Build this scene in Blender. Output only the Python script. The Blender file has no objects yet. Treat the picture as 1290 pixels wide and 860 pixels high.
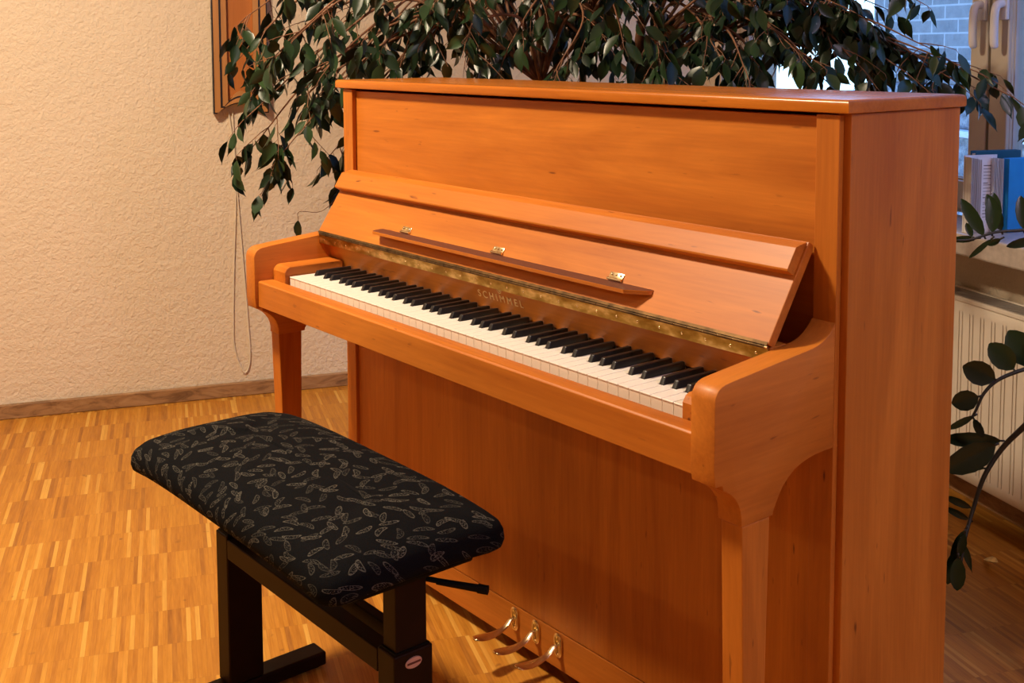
import bpy, bmesh, math, random
from mathutils import Vector, Matrix, noise
random.seed(7)
S = bpy.context.scene
C = S.collection
PI = math.pi
K = 0.0235
W = 52 * K

# ------------------------------------------------------------------ helpers
def link(o, parent=None):
    C.objects.link(o)
    if parent: o.parent = parent
    return o

def tag(o, label=None, cat=None, group=None, kind=None):
    if label: o['label'] = label
    if cat: o['category'] = cat
    if group: o['group'] = group
    if kind: o['kind'] = kind
    return o

def thing(name, label, cat, loc=(0, 0, 0), rz=0, group=None, kind=None):
    o = bpy.data.objects.new(name, None)
    o.empty_display_size = 0.05
    o.location = loc; o.rotation_euler = (0, 0, rz)
    link(o)
    return tag(o, label, cat, group, kind)

def obj(name, bm, mat, parent=None, smooth=False, angle=35):
    me = bpy.data.meshes.new(name)
    bmesh.ops.recalc_face_normals(bm, faces=bm.faces)
    if smooth:
        for f in bm.faces: f.smooth = True
        if angle:
            for e in bm.edges:
                if len(e.link_faces) == 2 and e.calc_face_angle(0) > math.radians(angle):
                    e.smooth = False
    bm.to_mesh(me); bm.free()
    for m in (mat if isinstance(mat, (list, tuple)) else [mat]): me.materials.append(m)
    o = bpy.data.objects.new(name, me)
    return link(o, parent)

def B(): return bmesh.new()

def bev(bm, geom_edges, off, seg=2):
    bmesh.ops.bevel(bm, geom=geom_edges, offset=off, segments=seg, affect='EDGES', profile=0.5, clamp_overlap=True)

def box(bm, x0, x1, y0, y1, z0, z1, b=0, seg=2, M=None):
    t = bmesh.new()
    v = [t.verts.new((x, y, z)) for z in (z0, z1) for y in (y0, y1) for x in (x0, x1)]
    for f in ((0, 2, 3, 1), (4, 5, 7, 6), (0, 1, 5, 4), (2, 6, 7, 3), (0, 4, 6, 2), (1, 3, 7, 5)):
        t.faces.new([v[i] for i in f])
    bmesh.ops.recalc_face_normals(t, faces=t.faces)
    if b: bev(t, t.edges[:], b, seg)
    merge(bm, t, M)
    return bm

def merge(bm, t, M=None):
    if M is not None: bmesh.ops.transform(t, matrix=M, verts=t.verts)
    me = bpy.data.meshes.new('tmp'); t.to_mesh(me); t.free()
    bm.from_mesh(me); bpy.data.meshes.remove(me)

def prism(bm, poly, a, b, axis='x', bv=0, seg=2, M=None):
    """poly in the two other axes, extruded from a to b along axis"""
    t = bmesh.new()
    def P(p, s):
        if axis == 'x': return (s, p[0], p[1])
        if axis == 'y': return (p[0], s, p[1])
        return (p[0], p[1], s)
    lo = [t.verts.new(P(p, a)) for p in poly]; hi = [t.verts.new(P(p, b)) for p in poly]
    t.faces.new(lo); t.faces.new(hi[::-1])
    n = len(poly)
    for i in range(n): t.faces.new((lo[i], lo[(i + 1) % n], hi[(i + 1) % n], hi[i]))
    bmesh.ops.recalc_face_normals(t, faces=t.faces)
    if bv:
        es = [e for e in t.edges if e.calc_face_angle(0) > 0.6]
        bev(t, es, bv, seg)
    merge(bm, t, M)
    return bm

def tube(bm, pts, radii, n=8, caps=True):
    pts = [Vector(p) for p in pts]
    if not isinstance(radii, (list, tuple)): radii = [radii] * len(pts)
    up = Vector((0.13, 0.21, 0.97)); rings = []
    prev = None
    for i, p in enumerate(pts):
        d = (pts[min(i + 1, len(pts) - 1)] - pts[max(i - 1, 0)])
        if d.length < 1e-9: d = Vector((0, 0, 1))
        d.normalize()
        if prev is None:
            a = d.cross(up)
            if a.length < 0.05: a = d.cross(Vector((1, 0, 0)))
        else:
            a = prev - d * prev.dot(d)
        a.normalize(); prev = a.copy(); b = d.cross(a)
        rings.append([bm.verts.new(p + (a * math.cos(2 * PI * k / n) + b * math.sin(2 * PI * k / n)) * radii[i]) for k in range(n)])
    for r0, r1 in zip(rings, rings[1:]):
        for k in range(n):
            f = bm.faces.new((r0[k], r0[(k + 1) % n], r1[(k + 1) % n], r1[k])); f.smooth = True
    if caps:
        bm.faces.new(rings[0]); bm.faces.new(rings[-1][::-1])
    return bm

def lathe(bm, prof, center=(0, 0, 0), n=32):
    c = Vector(center); rings = []
    for r, z in prof:
        if r < 1e-6: rings.append([bm.verts.new(c + Vector((0, 0, z)))])
        else: rings.append([bm.verts.new(c + Vector((r * math.cos(2 * PI * k / n), r * math.sin(2 * PI * k / n), z))) for k in range(n)])
    for a, b in zip(rings, rings[1:]):
        for k in range(n):
            k2 = (k + 1) % n
            if len(a) == 1 and len(b) == 1: continue
            if len(a) == 1: bm.faces.new((a[0], b[k2], b[k]))
            elif len(b) == 1: bm.faces.new((a[k], a[k2], b[0]))
            else: bm.faces.new((a[k], a[k2], b[k2], b[k]))
    return bm

def smooth_path(pts, k=6):
    pts = [Vector(p) for p in pts]; out = []
    P = [pts[0] * 2 - pts[1]] + pts + [pts[-1] * 2 - pts[-2]]
    for i in range(1, len(P) - 2):
        for j in range(k):
            t = j / k
            a, b, c, d = P[i - 1], P[i], P[i + 1], P[i + 2]
            out.append(0.5 * ((2 * b) + (c - a) * t + (2 * a - 5 * b + 4 * c - d) * t * t + (3 * b - a - 3 * c + d) * t ** 3))
    out.append(pts[-1])
    return out

# ------------------------------------------------------------------ materials
class NT:
    def __init__(s, name):
        s.m = bpy.data.materials.new(name); s.m.use_nodes = True
        s.t = s.m.node_tree; s.n = s.t.nodes; s.l = s.t.links
        s.b = s.n['Principled BSDF']
    def add(s, typ, **kw):
        n = s.n.new(typ)
        for k, v in kw.items():
            if isinstance(k, str) and hasattr(n, k): setattr(n, k, v)
        return n
    def math(s, op, a, b=None, c=None, clamp=False):
        n = s.n.new('ShaderNodeMath'); n.operation = op; n.use_clamp = clamp
        for i, v in enumerate((a, b, c)):
            if v is None: continue
            if hasattr(v, 'links') or hasattr(v, 'is_output'): s.l.new(v, n.inputs[i])
            else: n.inputs[i].default_value = v
        return n.outputs[0]
    def coords(s, scale=(1, 1, 1), rot=(0, 0, 0), loc=(0, 0, 0), kind='Object'):
        tc = s.n.new('ShaderNodeTexCoord'); mp = s.n.new('ShaderNodeMapping')
        mp.inputs['Scale'].default_value = scale; mp.inputs['Rotation'].default_value = rot; mp.inputs['Location'].default_value = loc
        s.l.new(tc.outputs[kind], mp.inputs['Vector'])
        return mp.outputs[0]
    def noise(s, vec, scale, detail=4, rough=0.5, dist=0):
        n = s.n.new('ShaderNodeTexNoise'); n.inputs['Scale'].default_value = scale
        n.inputs['Detail'].default_value = detail; n.inputs['Roughness'].default_value = rough
        n.inputs['Distortion'].default_value = dist
        s.l.new(vec, n.inputs['Vector'])
        return n.outputs['Fac']
    def ramp(s, fac, stops):
        r = s.n.new('ShaderNodeValToRGB'); e = r.color_ramp.elements
        while len(e) < len(stops): e.new(0.5)
        for i, (p, c) in enumerate(stops):
            e[i].position = p; e[i].color = (*c, 1) if len(c) == 3 else c
        s.l.new(fac, r.inputs[0])
        return r.outputs[0]
    def mix(s, fac, a, b, mode='MIX'):
        m = s.n.new('ShaderNodeMix'); m.data_type = 'RGBA'; m.blend_type = mode
        for k, v in ((0, fac), (6, a), (7, b)):
            if hasattr(v, 'links'): s.l.new(v, m.inputs[k])
            else: m.inputs[k].default_value = (*v, 1) if isinstance(v, tuple) else v
        return m.outputs[2]
    def bump(s, h, strength, dist=0.001):
        b = s.n.new('ShaderNodeBump'); b.inputs['Strength'].default_value = strength; b.inputs['Distance'].default_value = dist
        s.l.new(h, b.inputs['Height']); s.l.new(b.outputs[0], s.b.inputs['Normal'])
    def set(s, **kw):
        for k, v in kw.items():
            i = s.b.inputs[{'color': 'Base Color', 'rough': 'Roughness', 'metal': 'Metallic', 'coat': 'Coat Weight', 'coatr': 'Coat Roughness', 'spec': 'Specular IOR Level', 'sub': 'Subsurface Weight', 'trans': 'Transmission Weight', 'sheen': 'Sheen Weight'}[k]]
            if hasattr(v, 'links'): s.l.new(v, i)
            else: i.default_value = (*v, 1) if isinstance(v, tuple) else v
        return s

def plain(name, color, rough=0.5, metal=0, var=0.06, scale=20, **kw):
    t = NT(name)
    f = t.noise(t.coords(), scale, 3)
    lo = tuple(c * (1 - var) for c in color); hi = tuple(min(1, c * (1 + var)) for c in color)
    t.set(color=t.ramp(f, [(0.3, lo), (0.7, hi)]), rough=rough, metal=metal, **kw)
    return t.m

def wood(name, axis, c0=(0.41, 0.112, 0.010), c1=(0.65, 0.218, 0.026), fleck=(0.16, 0.04, 0.008), rough=0.46):
    t = NT(name)
    al, ac = 0.9, 7.0
    sc = {'x': (al, ac, ac), 'y': (ac, al, ac), 'z': (ac, ac, al)}[axis]
    v = t.coords(sc)
    broad = t.noise(v, 1.0, 6, 0.62, 1.1)
    col = t.ramp(broad, [(0.34, c0), (0.52, tuple((a + b) / 2 for a, b in zip(c0, c1))), (0.68, c1)])
    sc2 = {'x': (6, 160, 160), 'y': (160, 6, 160), 'z': (160, 160, 6)}[axis]
    fine = t.noise(t.coords(sc2), 1.0, 2, 0.5)
    col = t.mix(0.16, col, t.ramp(fine, [(0.3, tuple(c * 0.6 for c in c0)), (0.7, c1)]))
    sc3 = {'x': (22, 110, 110), 'y': (110, 22, 110), 'z': (110, 110, 22)}[axis]
    fl = t.noise(t.coords(sc3, loc=(3, 1, 2)), 1.0, 1, 0.4)
    fm = t.math('MULTIPLY', t.math('SUBTRACT', fl, 0.725, clamp=True), 9.0, clamp=True)
    cl = t.noise(t.coords(), 3.5, 1)
    fm = t.math('MULTIPLY', fm, t.math('MULTIPLY', t.math('SUBTRACT', cl, 0.38, clamp=True), 5.0, clamp=True))
    col = t.mix(fm, col, fleck)
    t.set(color=col, rough=rough, coat=0.05, coatr=0.25, spec=0.32)
    t.bump(fine, 0.05, 0.0004)
    return t.m

WX = wood('cherry_wood_horizontal', 'x')
WY = wood('cherry_wood_depth', 'y')
WLID = wood('cherry_wood_polished_lid', 'x', rough=0.24)
WZ = wood('cherry_wood_vertical', 'z')

m_white_key = plain('key_ivory_white', (0.86, 0.83, 0.76), 0.22, var=0.01)
m_key_body = plain('key_side_light_wood', (0.72, 0.56, 0.38), 0.5)
m_black_key = plain('key_black_satin', (0.012, 0.011, 0.011), 0.32, var=0.1)
def brass(name, tarnish=True):
    t = NT(name)
    if tarnish:
        f = t.noise(t.coords((14, 30, 30)), 1.5, 3, 0.55)
        c = t.ramp(f, [(0.38, (0.26, 0.17, 0.035)), (0.52, (0.42, 0.30, 0.08)), (0.66, (0.74, 0.58, 0.26))])
        t.set(color=c, metal=1.0, rough=t.math('ADD', t.math('MULTIPLY', f, 0.25), 0.22))
    else:
        f = t.noise(t.coords(), 30, 3)
        t.set(color=t.ramp(f, [(0.3, (0.82, 0.64, 0.34)), (0.7, (0.92, 0.76, 0.46))]), metal=1.0, rough=0.24)
    return t.m
m_brass = brass('tarnished_brass')
m_brass2 = brass('polished_brass', False)
m_dbrass = plain('dark_aged_brass', (0.10, 0.055, 0.02), 0.5, 0.8, var=0.5, scale=60)
m_dark_gap = plain('dark_shadow_felt', (0.03, 0.012, 0.01), 0.9)
m_ledge_dark = plain('ledge_dark_brown_top', (0.10, 0.028, 0.016), 0.5)
m_gold = plain('gold_lettering', (0.95, 0.66, 0.30), 0.5, 0.0, var=0.05)

# plaster wall
def plaster(name, base):
    t = NT(name)
    v = t.coords()
    a = t.noise(v, 75, 3, 0.55, 0.6); b = t.noise(v, 22, 4, 0.6, 0.3)
    h = t.math('ADD', t.math('MULTIPLY', a, 0.8), t.math('MULTIPLY', b, 0.9))
    big = t.noise(v, 1.3, 3)
    col = t.ramp(big, [(0.3, tuple(c * 0.94 for c in base)), (0.7, base)])
    t.set(color=col, rough=0.92, spec=0.2)
    t.bump(h, 1.0, 0.0055)
    return t.m
m_wall = plaster('cream_stipple_plaster', (0.73, 0.615, 0.465))
m_ceiling = plaster('white_ceiling_paint', (0.70, 0.66, 0.58))
m_wall2 = plaster('tan_painted_plaster', (0.34, 0.26, 0.17))

# strip parquet: short narrow lamellae, rows across the strips
FA = math.atan2(-0.366, 0.931)
def parquet():
    t = NT('oak_strip_parquet')
    tc = t.add('ShaderNodeTexCoord'); rot = t.add('ShaderNodeVectorRotate'); rot.rotation_type = 'Z_AXIS'
    rot.inputs['Angle'].default_value = -FA
    t.l.new(tc.outputs['Object'], rot.inputs['Vector'])
    sep = t.add('ShaderNodeSeparateXYZ'); t.l.new(rot.outputs[0], sep.inputs[0])
    X, Y = sep.outputs[0], sep.outputs[1]
    rowf = t.math('DIVIDE', X, 0.156)
    row = t.math('FLOOR', rowf)
    wn = t.add('ShaderNodeTexWhiteNoise'); wn.noise_dimensions = '1D'; t.l.new(row, wn.inputs['W'])
    off = t.math('MULTIPLY', wn.outputs['Value'], 0.02)
    stripf = t.math('DIVIDE', t.math('ADD', Y, off), 0.0098)
    strip = t.math('FLOOR', stripf)
    cmb = t.add('ShaderNodeCombineXYZ'); t.l.new(row, cmb.inputs[0]); t.l.new(strip, cmb.inputs[1])
    w2 = t.add('ShaderNodeTexWhiteNoise'); w2.noise_dimensions = '2D'; t.l.new(cmb.outputs[0], w2.inputs['Vector'])
    col = t.ramp(w2.outputs['Value'], [(0.0, (0.24, 0.080, 0.008)), (0.12, (0.40, 0.150, 0.011)), (0.6, (0.48, 0.195, 0.014)), (0.85, (0.55, 0.240, 0.022)), (1.0, (0.74, 0.43, 0.085))])
    # grain along the strip
    mp = t.add('ShaderNodeMapping'); mp.inputs['Scale'].default_value = (14, 190, 1); t.l.new(rot.outputs[0], mp.inputs['Vector'])
    addv = t.add('ShaderNodeVectorMath'); addv.operation = 'ADD'; t.l.new(mp.outputs[0], addv.inputs[0])
    sc = t.add('ShaderNodeVectorMath'); sc.operation = 'SCALE'; sc.inputs['Scale'].default_value = 7.3; t.l.new(w2.outputs['Color'], sc.inputs[0]); t.l.new(sc.outputs[0], addv.inputs[1])
    g = t.noise(addv.outputs[0], 1.0, 4, 0.6)
    col = t.mix(0.36, col, t.ramp(g, [(0.3, (0.26, 0.085, 0.012)), (0.7, (0.62, 0.29, 0.06))]))
    # knots
    kn = t.noise(t.coords((26, 26, 1)), 1.0, 2)
    km = t.math('MULTIPLY', t.math('SUBTRACT', kn, 0.70, clamp=True), 8, clamp=True)
    col = t.mix(km, col, (0.16, 0.06, 0.015))
    # thin joints
    fx = t.math('FRACT', rowf); jx = t.math('LESS_THAN', fx, 0.010)
    fy = t.math('FRACT', stripf); jy = t.math('LESS_THAN', fy, 0.06)
    j = t.math('MULTIPLY', t.math('MAXIMUM', t.math('MULTIPLY', jx, 0.6), jy), 0.30)
    col = t.mix(j, col, (0.17, 0.065, 0.016))
    t.set(color=col, rough=t.math('ADD', t.math('MULTIPLY', g, 0.15), 0.38), coat=0.04, coatr=0.25, spec=0.3)
    t.bump(g, 0.05, 0.0005)
    return t.m
m_floor = parquet()

def oak_skirt():
    t = NT('brown_oak_skirting')
    v = t.coords((7, 7, 26), rot=(0, 0, -FA))
    w = t.noise(v, 1.2, 5, 0.6, 1.8)
    t.set(color=t.ramp(w, [(0.3, (0.16, 0.08, 0.035)), (0.5, (0.33, 0.18, 0.08)), (0.72, (0.42, 0.25, 0.12))]), rough=0.5)
    return t.m
m_skirt = oak_skirt()

m_frame_white = plain('window_frame_offwhite', (0.50, 0.44, 0.36), 0.35, var=0.04)
m_handle = plain('window_handle_white', (0.70, 0.67, 0.66), 0.25, var=0.02)
m_sill = plain('stone_sill_light', (0.50, 0.43, 0.37), 0.35, var=0.12, scale=60)
m_rad = plain('radiator_cream_enamel', (0.78, 0.70, 0.58), 0.32, var=0.02)
m_grille = plain('radiator_grille_grey', (0.48, 0.45, 0.42), 0.4)
m_seal = plain('black_rubber_seal', (0.02, 0.02, 0.02), 0.7)

def glass():
    t = NT('window_glass')
    lw = t.add('ShaderNodeLayerWeight'); lw.inputs['Blend'].default_value = 0.5
    fr = t.add('ShaderNodeMath'); fr.operation = 'MULTIPLY_ADD'
    pw = t.math('POWER', lw.outputs['Facing'], 5.0); t.l.new(pw, fr.inputs[0]); fr.inputs[1].default_value = 0.5; fr.inputs[2].default_value = 0.03
    tr = t.add('ShaderNodeBsdfTransparent'); tr.inputs[0].default_value = (0.94, 0.97, 0.98, 1)
    gl = t.add('ShaderNodeBsdfGlossy'); gl.inputs['Roughness'].default_value = 0.02
    mx = t.add('ShaderNodeMixShader'); t.l.new(fr.outputs[0], mx.inputs[0]); t.l.new(tr.outputs[0], mx.inputs[1]); t.l.new(gl.outputs[0], mx.inputs[2])
    t.l.new(mx.outputs[0], t.n['Material Output'].inputs['Surface'])
    return t.m
m_glass = glass()

def blocks():
    t = NT('grey_concrete_block_wall')
    tc = t.add('ShaderNodeTexCoord'); rot = t.add('ShaderNodeVectorRotate'); rot.rotation_type = 'Z_AXIS'; rot.inputs['Angle'].default_value = -FA
    t.l.new(tc.outputs['Object'], rot.inputs['Vector'])
    sep = t.add('ShaderNodeSeparateXYZ'); t.l.new(rot.outputs[0], sep.inputs[0])
    cmb = t.add('ShaderNodeCombineXYZ'); t.l.new(sep.outputs[0], cmb.inputs[0]); t.l.new(sep.outputs[2], cmb.inputs[1])
    br = t.add('ShaderNodeTexBrick'); t.l.new(cmb.outputs[0], br.inputs['Vector'])
    br.inputs['Color1'].default_value = (0.17, 0.18, 0.20, 1); br.inputs['Color2'].default_value = (0.25, 0.26, 0.28, 1)
    br.inputs['Mortar'].default_value = (0.50, 0.52, 0.55, 1)
    br.inputs['Scale'].default_value = 1.0; br.inputs['Mortar Size'].default_value = 0.006
    br.inputs['Brick Width'].default_value = 0.24; br.inputs['Row Height'].default_value = 0.088
    n = t.noise(t.coords(), 14, 5, 0.7)
    t.set(color=t.mix(0.35, br.outputs['Color'], t.ramp(n, [(0.3, (0.10, 0.11, 0.12)), (0.7, (0.34, 0.36, 0.38))])), rough=0.9)
    t.bump(n, 0.6, 0.02)
    return t.m
m_blocks = blocks()
def rubble():
    t = NT('rough_stone_plinth')
    v = t.add('ShaderNodeTexVoronoi'); v.inputs['Scale'].default_value = 14; t.l.new(t.coords((1, 1, 1.6)), v.inputs['Vector'])
    n = t.noise(t.coords(), 22, 5, 0.7)
    t.set(color=t.mix(0.5, t.ramp(v.outputs['Distance'], [(0.0, (0.62, 0.64, 0.66)), (0.6, (0.16, 0.17, 0.19))]), t.ramp(n, [(0.35, (0.12, 0.13, 0.15)), (0.65, (0.65, 0.67, 0.70))])), rough=0.95)
    t.bump(n, 1.0, 0.03)
    return t.m
m_rubble = rubble()
m_ledge = plain('pale_stone_ledge', (0.72, 0.76, 0.78), 0.7)
m_ground = plain('pale_outdoor_paving', (0.55, 0.57, 0.58), 0.8, var=0.15, scale=3)

# ------------------------------------------------------------------ room
Uv = Vector((0.331, 0.944, 0)).normalized()
Vv = Vector((0.931, -0.366, 0)).normalized()
Nv = Vector((0.366, 0.931, 0)).normalized()        # towards outside, normal of the window wall
NL = Vector((-0.944, 0.331, 0)).normalized()       # outward normal of the left wall
C0 = Vector((-0.879, 2.364, 0))
P0 = Vector((0.598, 1.783, 0))                     # s = 0 on the window wall
s_c = (C0 - P0).dot(Vv)
def wp(s, off, z): return P0 + Vv * s + Nv * off + Vector((0, 0, z))
MW = Matrix(((Vv.x, Nv.x, 0, P0.x), (Vv.y, Nv.y, 0, P0.y), (0, 0, 1, 0), (0, 0, 0, 1)))      # x = s, y = off
A0 = Vector((-1.775, -0.192, 0))
ML = Matrix(((Uv.x, NL.x, 0, A0.x), (Uv.y, NL.y, 0, A0.y), (0, 0, 1, 0), (0, 0, 0, 1)))      # x = s along wall, y = into wall
def placed(o, M):
    o.matrix_world = M
    return o
def struct(o): o['kind'] = 'structure'; return o
H = 2.75
s_l = (C0 - A0).dot(Uv)
R0, R1 = C0 + Vv * 6.2, C0 - Uv * 7.2
R2 = R0 - Uv * 7.2
def floorpoly(z0, z1, name, mat):
    bm = B()
    c = [C0 + Nv * 0.3 + NL * 0.3, R0 + Nv * 0.3 - NL * 0.3, R2 - Nv * 0.3 - NL * 0.3, R1 - Nv * 0.3 + NL * 0.3]
    prism(bm, [(p.x, p.y) for p in c], z0, z1, 'z')
    return struct(obj(name, bm, mat))
floorpoly(-0.12, 0, 'floor', m_floor)
floorpoly(H, H + 0.12, 'ceiling', m_ceiling)
bm = box(B(), s_l - 7.2, s_l + 0.02, 0, 0.25, 0, H); struct(placed(obj('wall_left', bm, m_wall), ML))
# window wall with its opening
OZ0, OZ1, OS0, OS1 = 0.765, 2.35, -1.46, 4.30
bm = B()
box(bm, s_c, OS0, 0, 0.25, 0, H); box(bm, OS1, s_c + 6.2, 0, 0.25, 0, H)
box(bm, OS0, OS1, 0, 0.25, 0, OZ0 - 0.05); box(bm, OS0, OS1, 0, 0.25, OZ1, H)
struct(placed(obj('wall_window_side', bm, m_wall), MW))
dirR = -Uv; 
MR = Matrix(((Uv.x, -NL.x, 0, R0.x), (Uv.y, -NL.y, 0, R0.y), (0, 0, 1, 0), (0, 0, 0, 1)))
struct(placed(obj('wall_right', box(B(), -7.2, 0, 0, 0.25, 0, H), m_wall2), MR))
MB_ = Matrix(((Vv.x, -Nv.x, 0, R1.x), (Vv.y, -Nv.y, 0, R1.y), (0, 0, 1, 0), (0, 0, 0, 1)))
struct(placed(obj('wall_back', box(B(), 0, 6.2, 0, 0.25, 0, H), m_wall2), MB_))
struct(placed(obj('baseboard_left', box(B(), s_l - 7.1, s_l - 0.02, -0.018, -0.0005, 0.0005, 0.05, 0.003), m_skirt), ML))
struct(placed(obj('baseboard_window_side', box(B(), s_c + 0.02, s_c + 6.1, -0.018, -0.0005, 0.0005, 0.06, 0.003), m_skirt), MW))

# window sill
struct(placed(obj('trim_1', box(B(), OS0 - 0.06, OS1 + 0.06, -0.15, 0.075, 0.715, 0.773, 0.006), m_sill), MW))
# windows: each a casement sash with its own frame, pane and handle
def window(n, s0, s1, hs):
    w = bpy.data.objects.new('window_%d' % n, None); link(w); w['kind'] = 'structure'
    w.matrix_world = MW
    z0, z1 = 0.775, OZ1
    def ring(bm, a, b, y0, y1, c, d, wd, wb, bv=0.004):
        box(bm, a, a + wd, y0, y1, c, d, bv); box(bm, b - wd, b, y0, y1, c, d, bv)
        box(bm, a + wd, b - wd, y0, y1, c, c + wb, bv); box(bm, a + wd, b - wd, y0, y1, d - wb, d, bv)
    bm = B(); ring(bm, s0, s1, 0.095, 0.165, z0, z1, 0.03, 0.03); f = obj('window_frame', bm, m_frame_white, w)
    bm = B(); ring(bm, s0 + 0.004, s1 - 0.004, 0.08, 0.14, z0 + 0.012, z1 - 0.012, 0.072, 0.085)
    ring(bm, s0 + 0.068, s1 - 0.068, 0.09, 0.13, z0 + 0.09, z1 - 0.09, 0.010, 0.014)
    sash = obj('sash', bm, m_frame_white, w)
    bm = B(); ring(bm, s0 + 0.077, s1 - 0.077, 0.100, 0.1075, z0 + 0.102, z1 - 0.102, 0.004, 0.004, 0)
    obj('seal', bm, m_grille, sash)
    bm = box(B(), s0 + 0.076, s1 - 0.076, 0.108, 0.116, z0 + 0.1, z1 - 0.1); obj('pane', bm, m_glass, w)
    # handle: rosette, neck and a downward lever
    bm = B()
    box(bm, hs - 0.014, hs + 0.014, 0.068, 0.08, 1.335, 1.405, 0.004)
    t = smooth_path([(hs, 0.074, 1.378), (hs, 0.062, 1.380), (hs, 0.048, 1.374), (hs, 0.042, 1.355), (hs, 0.041, 1.315), (hs, 0.042, 1.275), (hs, 0.046, 1.258)], 5)
    tube(bm, t, [0.0115] * (len(t) - 4) + [0.011, 0.0105, 0.0095, 0.007], 12)
    h = obj('handle', bm, m_handle, w, True); h['label'] = 'white lever handle pointing down'
    return w
window(1, OS0, 0.008, -0.012)
window(2, 0.012, 1.480, 0.075)
window(3, 1.484, 2.890, 2.810)  # unseen casement, added so more daylight reaches the piano side
window(4, 2.894, OS1, 2.974)  # also out of view, added for its daylight

# ------------------------------------------------------------------ outdoors
def outside(name, label, cat, bm, mat):
    o = obj(name, bm, mat); placed(o, MW); return tag(o, label, cat)
og = bpy.data.objects.new
bm = box(B(), -30, 14, 0.6, 45, -0.25, -0.15); o = placed(obj('outdoor_ground', bm, m_ground), MW); o['kind'] = 'structure'
t = thing('courtyard_wall', 'grey concrete block wall with a rough stone foot outside the window', 'wall', wp(0, 2.6, -0.15))
t.rotation_euler = (0, 0, FA)
obj('block_face', box(B(), -4.25, 9, 0, 0.3, 1.17, 4.2, 0.01), m_blocks, t)
obj('stone_foot', box(B(), -4.3, 9, -0.06, 0.3, 0.0, 0.86, 0.02), m_rubble, t)
obj('rubble_band', box(B(), -4.28, 9, -0.03, 0.3, 0.90, 1.17, 0.02), m_rubble, t)
obj('ledge', box(B(), -4.35, 9, -0.12, 0.3, 0.86, 0.90, 0.006), m_ledge, t)

# ------------------------------------------------------------------ radiator
rad = thing('radiator', 'cream ribbed panel radiator below the window sill', 'radiator')
rad.matrix_world = MW
RS0, RS1, RY = -0.95, 1.55, -0.125
bm = B()
p = 0.0418; nR = int((RS1 - RS0 - 0.04) / p); x0 = RS0 + 0.02
zs = [0.105, 0.112, 0.135, 0.150, 0.530, 0.560, 0.582, 0.590]
def dep(x, z):
    if z <= 0.135 or z >= 0.560: g = 0
    else: g = 1
    f = ((x - x0) / p) % 1.0
    return 0.010 * g * (1 if (0.46 < f < 0.52 or 0.76 < f < 0.82) else 0)
xs = [RS0]
for i in range(nR):
    for f in (0.0, 0.44, 0.47, 0.51, 0.54, 0.74, 0.77, 0.81, 0.84): xs.append(x0 + (i + f) * p)
xs.append(RS1)
grid = []
for z in zs:
    row = []
    for x in xs:
        y = RY + dep(x, z)
        if z in (0.105, 0.590): y += 0.006
        row.append(bm.verts.new((x, y, z)))
    grid.append(row)
for a, b in zip(grid, grid[1:]):
    for i in range(len(a) - 1): bm.faces.new((a[i], a[i + 1], b[i + 1], b[i]))
obj('front_panel', bm, m_rad, rad, True, 60)
bm = B(); box(bm, RS0, RS1, -0.045, -0.03, 0.11, 0.585, 0.004)
obj('rear_panel', bm, m_rad, rad)
for a, b in ((RS0, RS0 + 0.012), (RS1 - 0.012, RS1)): obj('side_cover', box(B(), a, b, -0.123, -0.03, 0.108, 0.592, 0.003), m_rad, rad)
bm = B()
box(bm, RS0 + 0.012, RS1 - 0.012, -0.127, -0.116, 0.586, 0.598, 0.002); box(bm, RS0 + 0.012, RS1 - 0.012, -0.04, -0.03, 0.588, 0.598, 0.002)
obj('top_rail', bm, m_rad, rad)
bm = B()
n = int((RS1 - RS0 - 0.03) / 0.012)
for i in range(n):
    x = RS0 + 0.016 + i * 0.012
    box(bm, x, x + 0.0075, -0.117, -0.039, 0.590, 0.5955, M=None)
obj('top_grille', bm, m_grille, rad)
for x in (RS0 + 0.3, RS1 - 0.3): obj('wall_bracket', box(B(), x, x + 0.03, -0.03, -0.0005, 0.2, 0.5, 0.002), m_rad, rad)
bm = B(); 
tube(bm, smooth_path([(RS1 + 0.03, -0.075, 0.16), (RS1 + 0.03, -0.075, 0.08), (RS1 + 0.03, -0.075, 0.0)]), 0.009, 12)
tube(bm, [(RS1 - 0.01, -0.075, 0.16), (RS1 + 0.05, -0.075, 0.16)], 0.013, 12)
obj('valve_pipe', bm, m_rad, rad, True)

# ------------------------------------------------------------------ items on the sill
m_teal = plain('teal_cover', (0.012, 0.10, 0.16), 0.4)
m_blue = plain('bright_blue_cover', (0.02, 0.30, 0.72), 0.35)
def pages():
    t = NT('cream_page_edges')
    n = t.noise(t.coords((340, 340, 3), rot=(0, 0, -FA)), 1.0, 2)
    t.set(color=t.ramp(n, [(0.3, (0.55, 0.50, 0.46)), (0.6, (0.86, 0.84, 0.82))]), rough=0.8)
    return t.m
m_pages = pages()
m_paper = plain('white_paper', (0.84, 0.84, 0.86), 0.7, var=0.02)
m_ink = plain('grey_print', (0.16, 0.15, 0.17), 0.8)
SZ = 0.7735
AN = math.atan2(0.931, 0.366)
def sillitem(name, label, cat, s_, off, da=0):
    t = thing(name, label, cat); p_ = wp(s_, off, SZ); t.location = p_; t.rotation_euler = (0, 0, AN + math.radians(da)); return t
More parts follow.
